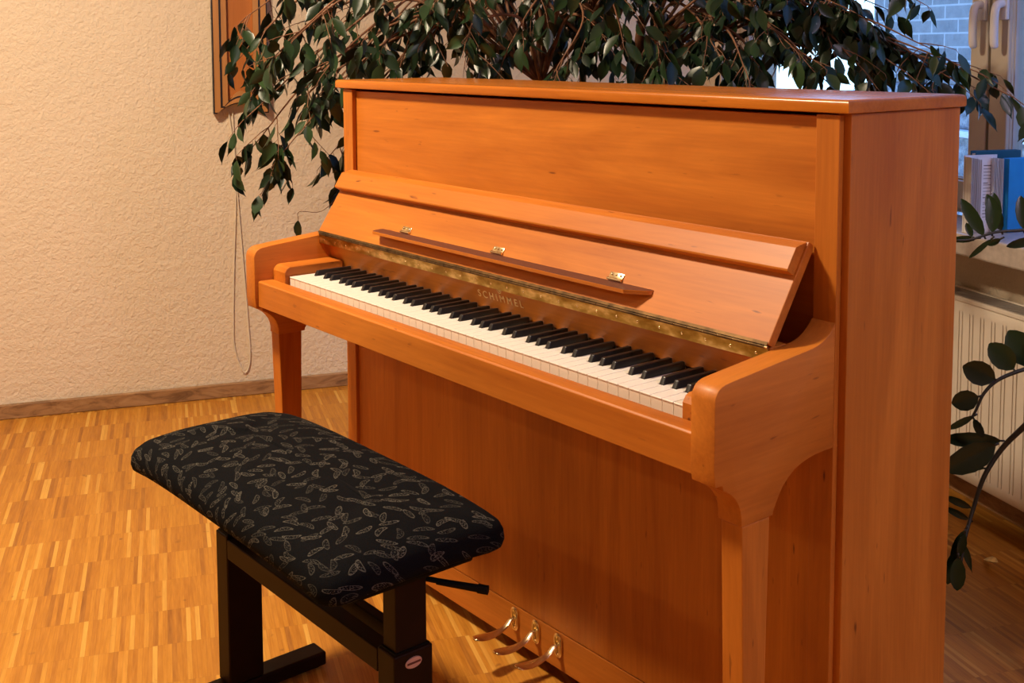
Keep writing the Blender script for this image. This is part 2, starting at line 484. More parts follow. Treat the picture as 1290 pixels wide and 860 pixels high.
# local x points to the window, local y away from the viewer
fo = sillitem('folder', 'teal folder standing on the sill behind the open booklet', 'folder', 0.165, -0.078)
bm = B(); box(bm, 0, 0.145, 0, 0.003, 0, 0.211, 0.001); box(bm, 0, 0.145, 0.020, 0.023, 0, 0.211, 0.001); box(bm, 0.142, 0.145, 0, 0.023, 0, 0.211, 0.001)
obj('cover', bm, m_teal, fo); obj('sheets', box(B(), 0.003, 0.140, 0.0045, 0.0185, 0.002, 0.204), m_paper, fo)
bk = sillitem('booklet', 'open white booklet with fanned pages and printed text standing on the sill', 'book', 0.215, -0.130, -2)
bm = B()
for i in range(9):
    M_ = Matrix.Translation((0.001 + i * 0.0028, 0.030, 0)) @ Matrix.Rotation(math.radians(-92 + i * 2.2), 4, 'Z')
    box(bm, 0, 0.030, -0.0005, 0.0005, 0, 0.200 - 0.0008 * i, M=M_)
obj('fanned_pages', bm, m_pages, bk)
bm = box(B(), 0.0, 0.100, 0.0305, 0.0335, 0, 0.2035); obj('back_leaf', bm, m_paper, bk)
bm = box(B(), 0.026, 0.072, 0.012, 0.0135, 0, 0.2005)
leaf_ = obj('printed_leaf', bm, m_paper, bk)
bm = B()
for i in range(17):
    zz_ = 0.176 - i * 0.0085 - (0.004 if i % 6 == 5 else 0)
    box(bm, 0.045, 0.045 + (0.023 if i % 6 != 5 else 0.014), 0.0113, 0.0119, zz_, zz_ + (0.0013 if i % 5 else 0.0022))
obj('text_lines', bm, m_ink, leaf_)
bm = B()
for i in range(9):
    M_ = Matrix.Translation((0.071 + i * 0.0024, 0.030, 0)) @ Matrix.Rotation(math.radians(-99 + i * 1.6), 4, 'Z')
    box(bm, 0, 0.036, -0.0005, 0.0005, 0, 0.196 - 0.001 * ((i * 7) % 5), M=M_)
obj('page_block', bm, m_pages, bk)
bb = sillitem('book', 'bright blue book standing beside the open booklet on the sill', 'book', 0.235, -0.030, 4)
bm = B(); box(bm, 0, 0.09, 0, 0.0025, 0, 0.196, 0.001); box(bm, 0, 0.09, 0.021, 0.0235, 0, 0.196, 0.001); box(bm, 0, 0.0025, 0, 0.0235, 0, 0.196, 0.001)
obj('cover', bm, m_blue, bb); obj('page_block', box(B(), 0.003, 0.087, 0.003, 0.0205, 0.003, 0.192), m_pages, bb)

# ------------------------------------------------------------------ piano
pn = thing('upright_piano', 'orange cherry wood upright piano with open fallboard and brass hinge strip', 'piano')
AX, AT = 0.1068, 0.0437
XL, XR = -AX, W + AX               # outer faces of arms
IL, IR = XL + AT, XR - AT          # inner faces
YF = 0.208
def pp(name, bm, mat, parent=pn, smooth=False): return obj(name, bm, mat, parent, smooth)
# side panels
for a, b in ((XL - 0.0125, XL + 0.012), (XR - 0.012, XR + 0.0125)):
    pp('side_panel', box(B(), a, b, 0.219, 0.511, 0.012, 1.1655, 0.0012), WZ)
# stiles
for a, b in ((XL, IL - 0.002), (IR + 0.002, XR)):
    pp('stile', box(B(), a, b, YF, 0.2188, 0.012, 1.1635, 0.0012), WZ)
for a, b in ((XL + 0.0125, IL - 0.004), (IR + 0.004, XR - 0.0125)):
    pp('inner_post', box(B(), a, b, 0.2192, 0.26, 0.012, 1.16), WZ)
# lid
t_ = B(); box(t_, -0.1281, W + 0.1281, 0.1989, 0.5135, 1.1664, 1.1866)
bm = t_
es = [e for e in bm.edges if abs(e.verts[0].co.z - e.verts[1].co.z) < 1e-6 and (e.verts[0].co.z > 1.18)]
bev(bm, es, 0.007, 4)
es = [e for e in bm.edges if abs(e.verts[0].co.z - 1.1664) < 1e-5 and abs(e.verts[1].co.z - 1.1664) < 1e-5]
bev(bm, es, 0.003, 2)
pp('lid', bm, WLID, smooth=True)
# upper and lower front panels, toe rail
pp('upper_panel', box(B(), IL - 0.001, IR + 0.001, 0.2195, 0.235, 0.80, 1.160, 0.001), WX)
pp('lower_panel', box(B(), IL - 0.001, IR + 0.001, 0.2155, 0.234, 0.1165, 0.71, 0.0015), WZ)
pp('toe_rail', box(B(), IL - 0.001, IR + 0.001, 0.2155, 0.245, 0.0375, 0.1145, 0.0015), WX)
pp('bottom_board', box(B(), XL + 0.012, XR - 0.012, 0.25, 0.50, 0.04, 0.07), WX)
pp('back_panel', box(B(), XL + 0.013, XR - 0.013, 0.492, 0.508, 0.08, 1.16), WX)
# arms
top = [(-0.053, 0.667), (-0.056, 0.690), (-0.056, 0.786), (-0.0545, 0.792), (-0.052, 0.7965), (-0.048, 0.8015), (-0.042, 0.8050), (-0.035, 0.8072), (-0.015, 0.8096),
       (0.041, 0.8148), (0.094, 0.8198), (0.14, 0.8240), (0.156, 0.8258), (0.168, 0.8282), (0.178, 0.8315), (0.188, 0.8368), (0.196, 0.8425), (0.203, 0.849), (0.2078, 0.856)]
under = [(0.2078, 0.6655), (0.188, 0.6655), (0.165, 0.6645), (0.150, 0.6625), (0.134, 0.6590), (0.118, 0.6535), (0.104, 0.6450), (0.092, 0.6350), (0.083, 0.6235), (0.0760, 0.6120), (0.071, 0.6030), (0.070, 0.5975),
         (0.002, 0.5975), (0.0018, 0.610), (0.0000, 0.620), (-0.004, 0.6300), (-0.0110, 0.6400), (-0.019, 0.6480), (-0.028, 0.6545), (-0.037, 0.6590), (-0.0385, 0.667)]
arm_poly = top + under
for a, b in ((XL, IL), (IR, XR)):
    pp('arm', prism(B(), arm_poly, a, b, 'x', 0.0016, 2), WY, smooth=True)
# legs under the arms, tapering
for a, b in ((XL + 0.001, IL - 0.0045), (IR + 0.0045, XR - 0.001)):
    bm = prism(B(), [(0.0042, 0.597), (0.0635, 0.597), (0.053, 0.035), (0.020, 0.035)], a, b, 'x', 0.0016)
    l = pp('leg', bm, WZ)
    cx = (a + b) / 2
    bm = B(); lathe(bm, [(0, 0.035), (0.009, 0.035), (0.009, 0.028), (0.013, 0.024), (0.013, 0.0005), (0, 0.0005)], (cx, 0.0365, 0), 20)
    obj('caster', bm, m_brass2, l, True)
# key slip, bed, blocks
pp('key_slip', prism(B(), [(-0.0473, 0.6714), (-0.0473, 0.728), (-0.0445, 0.731), (-0.012, 0.731), (-0.010, 0.729), (-0.010, 0.6714)], IL, IR, 'x', 0.001), WX)
pp('key_bed', box(B(), IL, IR, -0.0098, 0.2078, 0.673, 0.716), WX)
for a, b in ((IL, -0.0035), (W + 0.0035, IR)):
    pp('key_block', prism(B(), [(-0.0095, 0.7165), (-0.0095, 0.7535), (-0.0035, 0.7625), (0.004, 0.766), (0.140, 0.766), (0.140, 0.7165)], a, b, 'x', 0.0012), WY)
pp('key_frame_felt', box(B(), -0.003, W + 0.003, 0.012, 0.16, 0.7165, 0.7195), plain('red_key_felt', (0.12, 0.01, 0.01), 0.95))
# name board above the keys (leans back) with gilt lettering
nb = [(0.1485, 0.7475), (0.1325, 0.8030), (0.150, 0.806), (0.165, 0.7475)]
name_board = pp('name_board', prism(B(), nb, IL + 0.0005, IR - 0.0005, 'x', 0.001), WX)
def letters(body, x, y, z, size, up, right=(1, 0, 0), ext=0.0004, mat=m_gold, name='lettering', parent=name_board, spacing=1.25, bold=0.0, xs=1.0):
    cu = bpy.data.curves.new('txt', 'FONT'); cu.body = body; cu.size = size * 0.96; cu.extrude = ext; cu.align_x = 'CENTER'; cu.align_y = 'CENTER'
    cu.space_character = spacing; cu.offset = bold
    o = bpy.data.objects.new('txt', cu); C.objects.link(o)
    bpy.context.view_layer.update()
    dg = bpy.context.evaluated_depsgraph_get(); me = bpy.data.meshes.new_from_object(o.evaluated_get(dg))
    bpy.data.objects.remove(o)
    r = Vector(right).normalized(); u = Vector(up).normalized(); n = r.cross(u)
    M = Matrix(((r.x * xs, u.x, n.x, x), (r.y * xs, u.y, n.y, y), (r.z * xs, u.z, n.z, z), (0, 0, 0, 1)))
    me.transform(M); me.materials.clear(); me.materials.append(mat)
    o = bpy.data.objects.new(name, me); link(o, parent)
    return o
up = (0, -0.0160, 0.0555)
# centre of the word on the board face
tz = 0.7775; ty = 0.1485 - 0.016 * (tz - 0.7475) / 0.0555 - 0.0009
lt = letters('SCHIMMEL', 0.604, ty, tz, 0.0225, up, spacing=1.55)
lt['label'] = 'gilt capital lettering'
bm = B()
ring = [(0.607 + 0.0058 * math.cos(a), ty - 0.0050 - 0.0016 * math.sin(a), tz + 0.0175 + 0.0055 * math.sin(a)) for a in [2 * PI * k / 24 for k in range(25)]]
tube(bm, ring, 0.0008, 6, False)
for s in (-1, 0, 1): tube(bm, [(0.607 + s * 0.0024, ty - 0.0042, tz + 0.0145), (0.607 + s * 0.0026, ty - 0.0056, tz + 0.0200)], 0.0006, 6)
box(bm, 0.6050, 0.6090, ty - 0.0040, ty - 0.0034, tz + 0.0112, tz + 0.0122)
obj('emblem', bm, m_gold, name_board)

# keys
m_key_front = plain('key_front_warm_white', (0.84, 0.74, 0.62), 0.35, var=0.01)
blacks = []
# white naturals start at A: pattern letters
names = []
seq = 'ABCDEFG'
for i in range(52): names.append(seq[i % 7])
# black key centres
bc = {}
for i, nme in enumerate(names):
    if nme == 'C': o0 = i * K; bc[i] = o0 + 0.02115; bc[i + 1] = o0 + 0.04935
    if nme == 'F':
        o0 = i * K; bc[i] = o0 + 0.0201; bc[i + 1] = o0 + 0.0470; bc[i + 2] = o0 + 0.0739
bc[0] = -2 * K + 0.0739
bc = {k: v for k, v in bc.items() if v < W - 0.02}
BW = 0.0105
for i in range(52):
    x0, x1 = i * K + 0.0005, (i + 1) * K - 0.0005
    tl, tr = x0, x1
    if i in bc: tr = min(tr, bc[i] - BW / 2 - 0.0012)
    if i - 1 in bc: tl = max(tl, bc[i - 1] + BW / 2 + 0.0012)
    poly = [(x0, 0.0), (x1, 0.0), (x1, 0.049), (tr, 0.049), (tr, 0.158), (tl, 0.158), (tl, 0.049), (x0, 0.049)]
    q = []
    for p_ in poly:
        if not q or (abs(q[-1][0] - p_[0]) + abs(q[-1][1] - p_[1])) > 1e-6: q.append(p_)
    bm = prism(B(), q, 0.7425, 0.7450, 'z', 0.0005, 1)
    k_ = pp('white_key', bm, m_white_key)
    bm = B(); q2 = [(a, b + (0.0012 if b < 0.001 else 0)) for a, b in q]
    prism(bm, q2, 0.7205, 0.7424, 'z')
    obj('key_front', bm, m_key_front, k_)
for i, cx in bc.items():
    bm = bmesh.new()
    z0, z1 = 0.7435, 0.7570
    wb, wt = BW / 2, 0.0091 / 2
    y0b, y0t, y1 = 0.050, 0.0565, 0.1440
    lo = [(cx - wb, y0b, z0), (cx + wb, y0b, z0), (cx + wb, y1, z0), (cx - wb, y1, z0)]
    hi = [(cx - wt, y0t, z1 - 0.0006), (cx + wt, y0t, z1 - 0.0006), (cx + wt, y1 - 0.001, z1 - 0.0004), (cx - wt, y1 - 0.001, z1 - 0.0004)]
    vl = [bm.verts.new(p_) for p_ in lo]; vh = [bm.verts.new(p_) for p_ in hi]
    bm.faces.new(vl[::-1]); bm.faces.new(vh)
    for a in range(4): bm.faces.new((vl[a], vl[(a + 1) % 4], vh[(a + 1) % 4], vh[a]))
    bmesh.ops.recalc_face_normals(bm, faces=bm.faces)
    bev(bm, [e for e in bm.edges if e.verts[0].co.z > 0.75 or e.verts[1].co.z > 0.75], 0.0016, 3)
    pp('black_key', bm, m_black_key, smooth=True)

# hinge strip and fallboard
HX0, HX1 = IL + 0.001, IR - 0.001
fb_n = Vector((0, -0.142, 0.092)).normalized()      # outward (towards the player, up)
fb_u = Vector((0, 0.092, 0.142)).normalized()       # up along the board
F0 = Vector((0, 0.109, 0.830))
def fb(x, a, t): # a along the board upwards, t outwards
    q = F0 + fb_u * a + fb_n * t; return (x, q.y, q.z)
def fbp(pts): return [fb(0, a, t)[1:] for a, t in pts]
fall = pp('fallboard', prism(B(), fbp([(0, 0), (0.169, 0), (0.169, -0.011), (0.160, -0.0158), (0, -0.0158)]), HX0, HX1, 'x', 0.0012), WX)
lipp = prism(B(), fbp([(0.0850 + 0.026, -0.0002), (0.1675, -0.0002), (0.1672, 0.0008), (0.1500, 0.0180), (0.1490, 0.0183), (0.1135, 0.0183), (0.111, 0.0165)]), HX0, HX1 - 0.004, 'x', 0.0006)
obj('lip', lipp, WX, fall)
rail = pp('hinge_rail', prism(B(), [(0.1135, 0.8045), (0.1125, 0.8220), (0.116, 0.8245), (0.150, 0.8245), (0.150, 0.8045)], HX0, HX1, 'x', 0.0006), WX)
bm = prism(B(), [(0.1118, 0.8035), (0.1105, 0.8235), (0.1123, 0.8237), (0.1134, 0.8035)], HX0 + 0.002, HX1 - 0.002, 'x')
hinge = pp('hinge_strip', bm, m_brass); hinge['label'] = 'long brass piano hinge'
bm = B(); tube(bm, [(HX0 + 0.002, 0.1095, 0.8252), (HX1 - 0.002, 0.1095, 0.8252)], 0.0021, 10)
obj('hinge_pin', bm, m_brass2, hinge, True)
bm = B()
nsc = 27
for i in range(nsc):
    x = HX0 + 0.025 + i * (HX1 - HX0 - 0.05) / (nsc - 1)
    t_ = bmesh.new(); bmesh.ops.create_uvsphere(t_, u_segments=10, v_segments=6, radius=0.0022)
    merge(bm, t_, Matrix.Translation((x, 0.1112 + 0.0002, 0.8125)) @ Matrix.Diagonal((1, 0.35, 1, 1)))
obj('hinge_screw', bm, m_brass2, hinge, True); 
bm = prism(B(), fbp([(-0.002, 0.0010), (0.0030, 0.0010), (0.0030, 0.0), (-0.002, 0.0)]), HX0 + 0.002, HX1 - 0.002, 'x')
obj('upper_leaf', bm, m_dbrass, hinge)
# dark knuckles of the piano hinge
bm = B()
for i in range(44):
    x = HX0 + 0.006 + i * (HX1 - HX0 - 0.012) / 44
    tube(bm, [(x, 0.1094, 0.8252), (x + 0.0288, 0.1094, 0.8252)], 0.0027, 10)
obj('hinge_knuckle', bm, m_dbrass, hinge, True)
# shelf behind the fallboard
pp('inner_shelf', box(B(), IL, IR, 0.151, 0.2192, 0.790, 0.806, 0.001), WX)

# music ledge folded out of the fallboard, on three brass hinges
LX0, LX1 = 0.190, 1.028
t_ = bmesh.new()
zt, zb_ = 0.8655, 0.8580
yroot = lambda z: 0.109 + (z - 0.830) * 0.092 / 0.142 - 0.0003
outl = [(LX0, 0.0), (LX0 + 0.004, 0.022), (LX0 + 0.014, 0.036), (LX1 - 0.036, 0.036), (LX1 - 0.003, 0.012), (LX1, 0.0)]
hi = [t_.verts.new((x, yroot(zt) - o, zt)) for x, o in outl]; lo = [t_.verts.new((x, yroot(zb_) - max(0.0, o - 0.006) - 0.0, zb_)) for x, o in outl]
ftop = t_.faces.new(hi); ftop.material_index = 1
t_.faces.new(lo[::-1])
for i in range(len(outl)):
    f = t_.faces.new((lo[i], lo[(i + 1) % len(outl)], hi[(i + 1) % len(outl)], hi[i]))
bmesh.ops.recalc_face_normals(t_, faces=t_.faces)
bev(t_, [e for e in t_.edges], 0.0009, 2)
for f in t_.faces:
    f.material_index = 1 if f.normal.z > 0.9 else 0  # upward faces of the ledge take the darker brown
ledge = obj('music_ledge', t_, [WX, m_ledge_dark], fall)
for x in (0.2805, 0.6035, 0.934):
    bm = B()
    prism(bm, fbp([(0.043, 0.0002), (0.0575, 0.0002), (0.0575, 0.0018), (0.043, 0.0018)]), x - 0.017, x + 0.017, 'x', 0.0004)
    p0 = fb(x - 0.017, 0.0445, 0.0028); p1 = fb(x + 0.017, 0.0445, 0.0028); tube(bm, [p0, p1], 0.0026, 10)
    for dx in (-0.011, 0, 0.011):
        t_ = bmesh.new(); bmesh.ops.create_uvsphere(t_, u_segments=10, v_segments=6, radius=0.0024)
        q = fb(x + dx, 0.0530, 0.0018); merge(bm, t_, Matrix.Translation(q))
    obj('ledge_hinge', bm, m_brass2, fall, True)

# pedals
for i, x in enumerate((0.553, 0.621, 0.690)):
    pd = bpy.data.objects.new('pedal', None); link(pd, pn); pd.location = (x, 0.2155, 0.088)
    bm = B()
    # oblong rosette with a slot
    q = []
    for k in range(24):
        a = 2 * PI * k / 24; cx_, cz_ = 0.0120 * math.cos(a), 0.0120 * math.sin(a) + (0.0125 if math.sin(a) > 0 else -0.0125)
        q.append((cx_, cz_))
    t_ = bmesh.new(); 
    o_ = [t_.verts.new((a, -0.0005, b)) for a, b in q]; m_ = [t_.verts.new((a, -0.0035, b)) for a, b in q]
    c_ = [t_.verts.new((a * 0.82, -0.0052, b * 0.9)) for a, b in q]; s_ = [t_.verts.new((a * 0.45, -0.0048, b * 0.78)) for a, b in q]; s2 = [t_.verts.new((a * 0.42, -0.0010, b * 0.75)) for a, b in q]
    for r0, r1 in ((o_, m_), (m_, c_), (c_, s_), (s_, s2)):
        for k in range(24): t_.faces.new((r0[k], r0[(k + 1) % 24], r1[(k + 1) % 24], r1[k]))
    t_.faces.new(s2); t_.faces.new(o_[::-1])
    obj('pedal_plate', t_, m_brass2, pd, True, 50)
    # lever: flat, widening, curving down then out to a rounded toe
    path = [(0.004, 0.000), (-0.008, 0.002), (-0.016, -0.001), (-0.025, -0.008), (-0.037, -0.013), (-0.052, -0.0155), (-0.066, -0.0155), (-0.081, -0.0140), (-0.093, -0.012), (-0.101, -0.0105), (-0.106, -0.010)]
    wid = [0.0048, 0.0052, 0.0060, 0.0066, 0.0076, 0.0100, 0.0130, 0.0148, 0.0146, 0.0120, 0.0066]
    t_ = bmesh.new(); rows = []
    pth = smooth_path([(0, a, b) for a, b in path], 3)
    for k, p_ in enumerate(pth):
        f_ = k / (len(pth) - 1) * (len(wid) - 1); i0 = int(f_); i1 = min(i0 + 1, len(wid) - 1); w_ = wid[i0] + (wid[i1] - wid[i0]) * (f_ - i0)
        th = 0.0028
        rows.append([t_.verts.new((sx * w_, p_.y, p_.z + dz)) for sx, dz in ((-0.9, th * 0.5), (-0.5, th), (0.5, th), (0.9, th * 0.5), (1, 0), (0.6, -th * 0.7), (-0.6, -th * 0.7), (-1, 0))])
    for r0, r1 in zip(rows, rows[1:]):
        for k in range(8): t_.faces.new((r0[k], r0[(k + 1) % 8], r1[(k + 1) % 8], r1[k]))
    t_.faces.new(rows[0]); t_.faces.new(rows[-1][::-1])
    obj('pedal_lever', t_, m_brass2, pd, True, 60)

# ------------------------------------------------------------------ bench
def fabric():
    t = NT('black_feather_pattern_fabric')
    v0 = t.coords((24, 24, 24))
    sepz = t.add('ShaderNodeSeparateXYZ'); t.l.new(v0, sepz.inputs[0])
    cz = t.add('ShaderNodeCombineXYZ'); sg = t.math('MINIMUM', t.math('MAXIMUM', t.math('MULTIPLY', sepz.outputs[0], 0.3), -1.0), 1.0)
    zd = t.math('SUBTRACT', sepz.outputs[2], 13.2)
    t.l.new(t.math('SUBTRACT', sepz.outputs[0], t.math('MULTIPLY', sg, zd)), cz.inputs[0])
    t.l.new(t.math('ADD', sepz.outputs[1], t.math('MULTIPLY', zd, 1.0)), cz.inputs[1])
    masks = []
    for li, sh in enumerate(((0, 0, 0), (11.37, 5.81, 0))):
        ad = t.add('ShaderNodeVectorMath'); ad.operation = 'ADD'; t.l.new(cz.outputs[0], ad.inputs[0]); ad.inputs[1].default_value = sh
        vo = t.add('ShaderNodeTexVoronoi'); vo.voronoi_dimensions = '2D'; vo.inputs['Scale'].default_value = 1.0; vo.inputs['Randomness'].default_value = 0.75
        t.l.new(ad.outputs[0], vo.inputs['Vector'])
        sb = t.add('ShaderNodeVectorMath'); sb.operation = 'SUBTRACT'; t.l.new(ad.outputs[0], sb.inputs[0]); t.l.new(vo.outputs['Position'], sb.inputs[1])
        sc = t.add('ShaderNodeSeparateColor'); t.l.new(vo.outputs['Color'], sc.inputs[0])
        ro = t.add('ShaderNodeVectorRotate'); ro.rotation_type = 'Z_AXIS'; t.l.new(sb.outputs[0], ro.inputs['Vector'])
        t.l.new(t.math('MULTIPLY', sc.outputs[0], 6.283), ro.inputs['Angle'])
        se = t.add('ShaderNodeSeparateXYZ'); t.l.new(ro.outputs[0], se.inputs[0])
        X, Y = se.outputs[0], se.outputs[1]
        # bend the feather a little
        Yb = t.math('ADD', Y, t.math('MULTIPLY', t.math('MULTIPLY', X, X), t.math('SUBTRACT', t.math('MULTIPLY', sc.outputs[1], 1.6), 0.8)))
        ex = t.math('DIVIDE', X, 0.40); ey = t.math('DIVIDE', Yb, 0.125)
        r = t.math('SQRT', t.math('ADD', t.math('MULTIPLY', ex, ex), t.math('MULTIPLY', ey, ey)))
        inside = t.math('LESS_THAN', r, 1.0)
        edge = t.math('MULTIPLY', t.math('GREATER_THAN', r, 0.80), inside)
        sp = t.noise(ad.outputs[0], 16, 2, 0.6)
        spk = t.math('MULTIPLY', t.math('GREATER_THAN', sp, 0.56), inside)
        edge = t.math('MULTIPLY', edge, t.math('GREATER_THAN', sp, 0.42))
        masks.append(t.math('MULTIPLY', t.math('MAXIMUM', edge, spk), t.math('ADD', t.math('MULTIPLY', sc.outputs[2], 0.6), 0.4)))
    m = t.math('MAXIMUM', masks[0], masks[1])
    wv = t.noise(t.coords((900, 900, 900)), 1.0, 1)
    base = t.ramp(wv, [(0.3, (0.003, 0.003, 0.0035)), (0.7, (0.007, 0.007, 0.008))])
    t.set(color=t.mix(t.math('MULTIPLY', m, 0.75), base, (0.115, 0.105, 0.085)), rough=0.95, spec=0.06)
    t.bump(wv, 0.3, 0.0006)
    return t.m
m_fabric = fabric()
m_bench = plain('dark_brown_lacquered_steel', (0.014, 0.0050, 0.0018), 0.45, var=0.1, spec=0.12)
m_rubber = plain('black_rubber', (0.003, 0.003, 0.003), 0.6, spec=0.15)
bench = thing('piano_bench', 'black upholstered piano bench with feather pattern seat and dark brown H frame', 'bench', (0.600, -0.289, 0), math.radians(1.3))
BL = 0.31     # half length of the frame (outer)
# seat cushion
def rrect(hx, hy, r, n=6):
    pts = []
    for cx_, cy_, a0_ in ((hx - r, hy - r, 0), (-hx + r, hy - r, PI / 2), (-hx + r, -hy + r, PI), (hx - r, -hy + r, 1.5 * PI)):
        for k in range(n + 1):
            a = a0_ + PI / 2 * k / n; pts.append((cx_ + r * math.cos(a), cy_ + r * math.sin(a)))
    return pts
def dense(pts, m=5):
    out = []
    for i, p_ in enumerate(pts):
        q_ = pts[(i + 1) % len(pts)]
        d_ = math.hypot(q_[0] - p_[0], q_[1] - p_[1]); k_ = max(1, int(d_ / 0.03))
        for j in range(k_): out.append((p_[0] + (q_[0] - p_[0]) * j / k_, p_[1] + (q_[1] - p_[1]) * j / k_))
    return out
SHX, SHY, SCX, SCY = 0.375, 0.170, -0.0165, 0.0055
outer = dense(rrect(SHX, SHY, 0.040))
bm = B(); rings = []
prof = [(0.024, 0.4740), (0.012, 0.4755), (0.002, 0.483), (-0.001, 0.494), (0.000, 0.506), (0.004, 0.516), (0.014, 0.5255), (0.033, 0.534), (0.060, 0.5415), (0.095, 0.5475), (0.130, 0.5505), (0.150, 0.5512), (0.166, 0.5515)]
for ins, z in prof:
    fx, fy = (SHX - ins) / SHX, (SHY - ins) / SHY
    ring_ = []
    for x, y in outer:
        X_, Y_ = x * fx, y * fy
        droop = 0.010 * (abs(x) / SHX) ** 4 * (abs(y) / SHY) ** 4
        zz = z - droop - 0.004 * (abs(X_) / SHX) ** 3
        ring_.append(bm.verts.new((SCX + X_, SCY + Y_, zz)))
    rings.append(ring_)
for r0, r1 in zip(rings, rings[1:]):
    for k in range(len(r0)): bm.faces.new((r0[k], r0[(k + 1) % len(r0)], r1[(k + 1) % len(r0)], r1[k]))
bm.faces.new(rings[0][::-1]); bm.faces.new(rings[-1])
obj('seat', bm, m_fabric, bench, True, 70)
obj('seat_board', box(B(), SCX - 0.335, SCX + 0.335, SCY - 0.140, SCY + 0.140, 0.460, 0.4745, 0.003), m_rubber, bench)
for sx in (-1, 1):
    xo = sx * BL; x1, x2 = sorted((xo, xo - sx * 0.048))
    bm = box(B(), x1, x2, -0.022, 0.050, 0.035, 0.335, 0.003); sl = obj('post_sleeve', bm, m_bench, bench)
    bm = box(B(), x1 + 0.004, x2 - 0.004, -0.018, 0.046, 0.3352, 0.3375); obj('sleeve_collar', bm, m_rubber, sl)
    bm = box(B(), x1 + 0.006, x2 - 0.006, -0.015, 0.043, 0.30, 0.4600, 0.002); obj('inner_post', bm, m_bench, bench)
    bm = box(B(), x1 - 0.001, x2 + 0.001, -0.17, 0.19, 0.0065, 0.0345, 0.004); ft = obj('foot', bm, m_bench, bench)
    bm = B()
    for yy in (-0.155, 0.175): lathe(bm, [(0, 0.0005), (0.014, 0.0005), (0.014, 0.0062), (0, 0.0062)], ((x1 + x2) / 2, yy, 0), 16)
    obj('foot_pad', bm, m_rubber, ft)
    bm = box(B(), x1 - 0.004, x2 + 0.004, -0.10, 0.13, 0.4445, 0.4595, 0.006); obj('seat_bracket', bm, m_rubber, bench)
obj('crossbar', box(B(), -BL + 0.0485, BL - 0.0485, -0.022, 0.008, 0.292, 0.330, 0.002), m_bench, bench)
obj('rear_crossbar', box(B(), -BL + 0.0485, BL - 0.0485, 0.030, 0.050, 0.292, 0.330, 0.002), m_bench, bench)
bm = B(); tube(bm, smooth_path([(BL - 0.06, 0.02, 0.437), (BL - 0.01, 0.045, 0.437), (BL + 0.030, 0.075, 0.433), (BL + 0.062, 0.098, 0.430)], 4), 0.0042, 10)
tube(bm, [(BL + 0.005, 0.055, 0.435), (BL + 0.066, 0.101, 0.430)], [0.005, 0.0062], 12); tube(bm, [(BL + 0.058, 0.095, 0.4305), (BL + 0.071, 0.105, 0.4293)], [0.0072, 0.0072], 12)
obj('height_lever', bm, m_rubber, bench, True)
bm = B()
for (yy, zz) in ((0.0, 0.325), (0.0, 0.30)): lathe(bm, [(0, 0), (0.002, 0), (0.002, 0.0008), (0, 0.0008)], (0, 0, 0), 8)
bm.free()
# oval maker's plate on the right sleeve
t_ = bmesh.new()
N_ = 28
ra, rb = 0.0155, 0.0090
ca, sa = math.cos(0.0), math.sin(0.0)
base = [((ra * math.cos(2 * PI * k / N_)), (rb * math.sin(2 * PI * k / N_))) for k in range(N_)]
v1 = [t_.verts.new((BL + 0.0002, 0.013 + a, 0.3165 + b)) for a, b in base]; v2 = [t_.verts.new((BL + 0.0016, 0.013 + a * 0.94, 0.3165 + b * 0.94)) for a, b in base]
for k in range(N_): t_.faces.new((v1[k], v1[(k + 1) % N_], v2[(k + 1) % N_], v2[k]))
t_.faces.new(v2); t_.faces.new(v1[::-1])
pl_ = obj('maker_plate', t_, plain('copper_plate', (0.62, 0.42, 0.36), 0.4, 0.5), bench); pl_['label'] = 'oval copper coloured plate'
bm = box(B(), BL + 0.0014, BL + 0.0019, 0.013 - 0.0125, 0.013 + 0.0125, 0.3148, 0.3182); obj('plate_band', bm, plain('dark_red_band', (0.10, 0.02, 0.012), 0.5), pl_)

# ------------------------------------------------------------------ wall object and its cord on the left wall
m_wf = wood('wall_panel_wood', 'z', (0.42, 0.19, 0.06), (0.56, 0.28, 0.10), rough=0.45)
m_wf2 = wood('wall_panel_inner_wood', 'z', (0.42, 0.14, 0.03), (0.52, 0.19, 0.045), rough=0.45)
m_blk = plain('black_inlay', (0.012, 0.010, 0.014), 0.4)
wpn = thing('framed_wood_panel', 'wooden framed panel with black edging and arched bottom hanging on the left wall', 'wall panel')
wpn.matrix_world = ML
def arch(s, s0, s1, zb, rise):
    u = (s - s0) / (s1 - s0); return zb + rise * math.sin(PI * min(1, max(0, u))) ** 0.6
def arch_poly(s0, s1, zb, zt, rise, foot):
    pts = [(s0, zt), (s0, zb), (s0 + foot, zb)]
    for k in range(1, 16):
        s = s0 + foot + (s1 - s0 - 2 * foot) * k / 16; pts.append((s, zb + rise * math.sin(PI * k / 16) ** 0.8))
    pts += [(s1 - foot, zb), (s1, zb), (s1, zt)]
    return pts
a, b = 0.733, 0.925
def frame_ring(bm, s0, s1, zb, zt, rise, wd, y0, y1, foot=0.012):
    o_ = arch_poly(s0, s1, zb, zt, rise, foot); i_ = arch_poly(s0 + wd, s1 - wd, zb + wd * 0.85, zt - wd, rise, foot * 0.6)
    lo0 = [bm.verts.new((x, y0, z)) for x, z in o_]; li0 = [bm.verts.new((x, y0, z)) for x, z in i_]
    lo1 = [bm.verts.new((x, y1, z)) for x, z in o_]; li1 = [bm.verts.new((x, y1, z)) for x, z in i_]
    n_ = len(o_)
    for k in range(n_):
        k2 = (k + 1) % n_
        bm.faces.new((lo0[k], lo0[k2], li0[k2], li0[k])); bm.faces.new((lo1[k2], lo1[k], li1[k], li1[k2]))
        bm.faces.new((lo0[k2], lo0[k], lo1[k], lo1[k2])); bm.faces.new((li0[k], li0[k2], li1[k2], li1[k]))
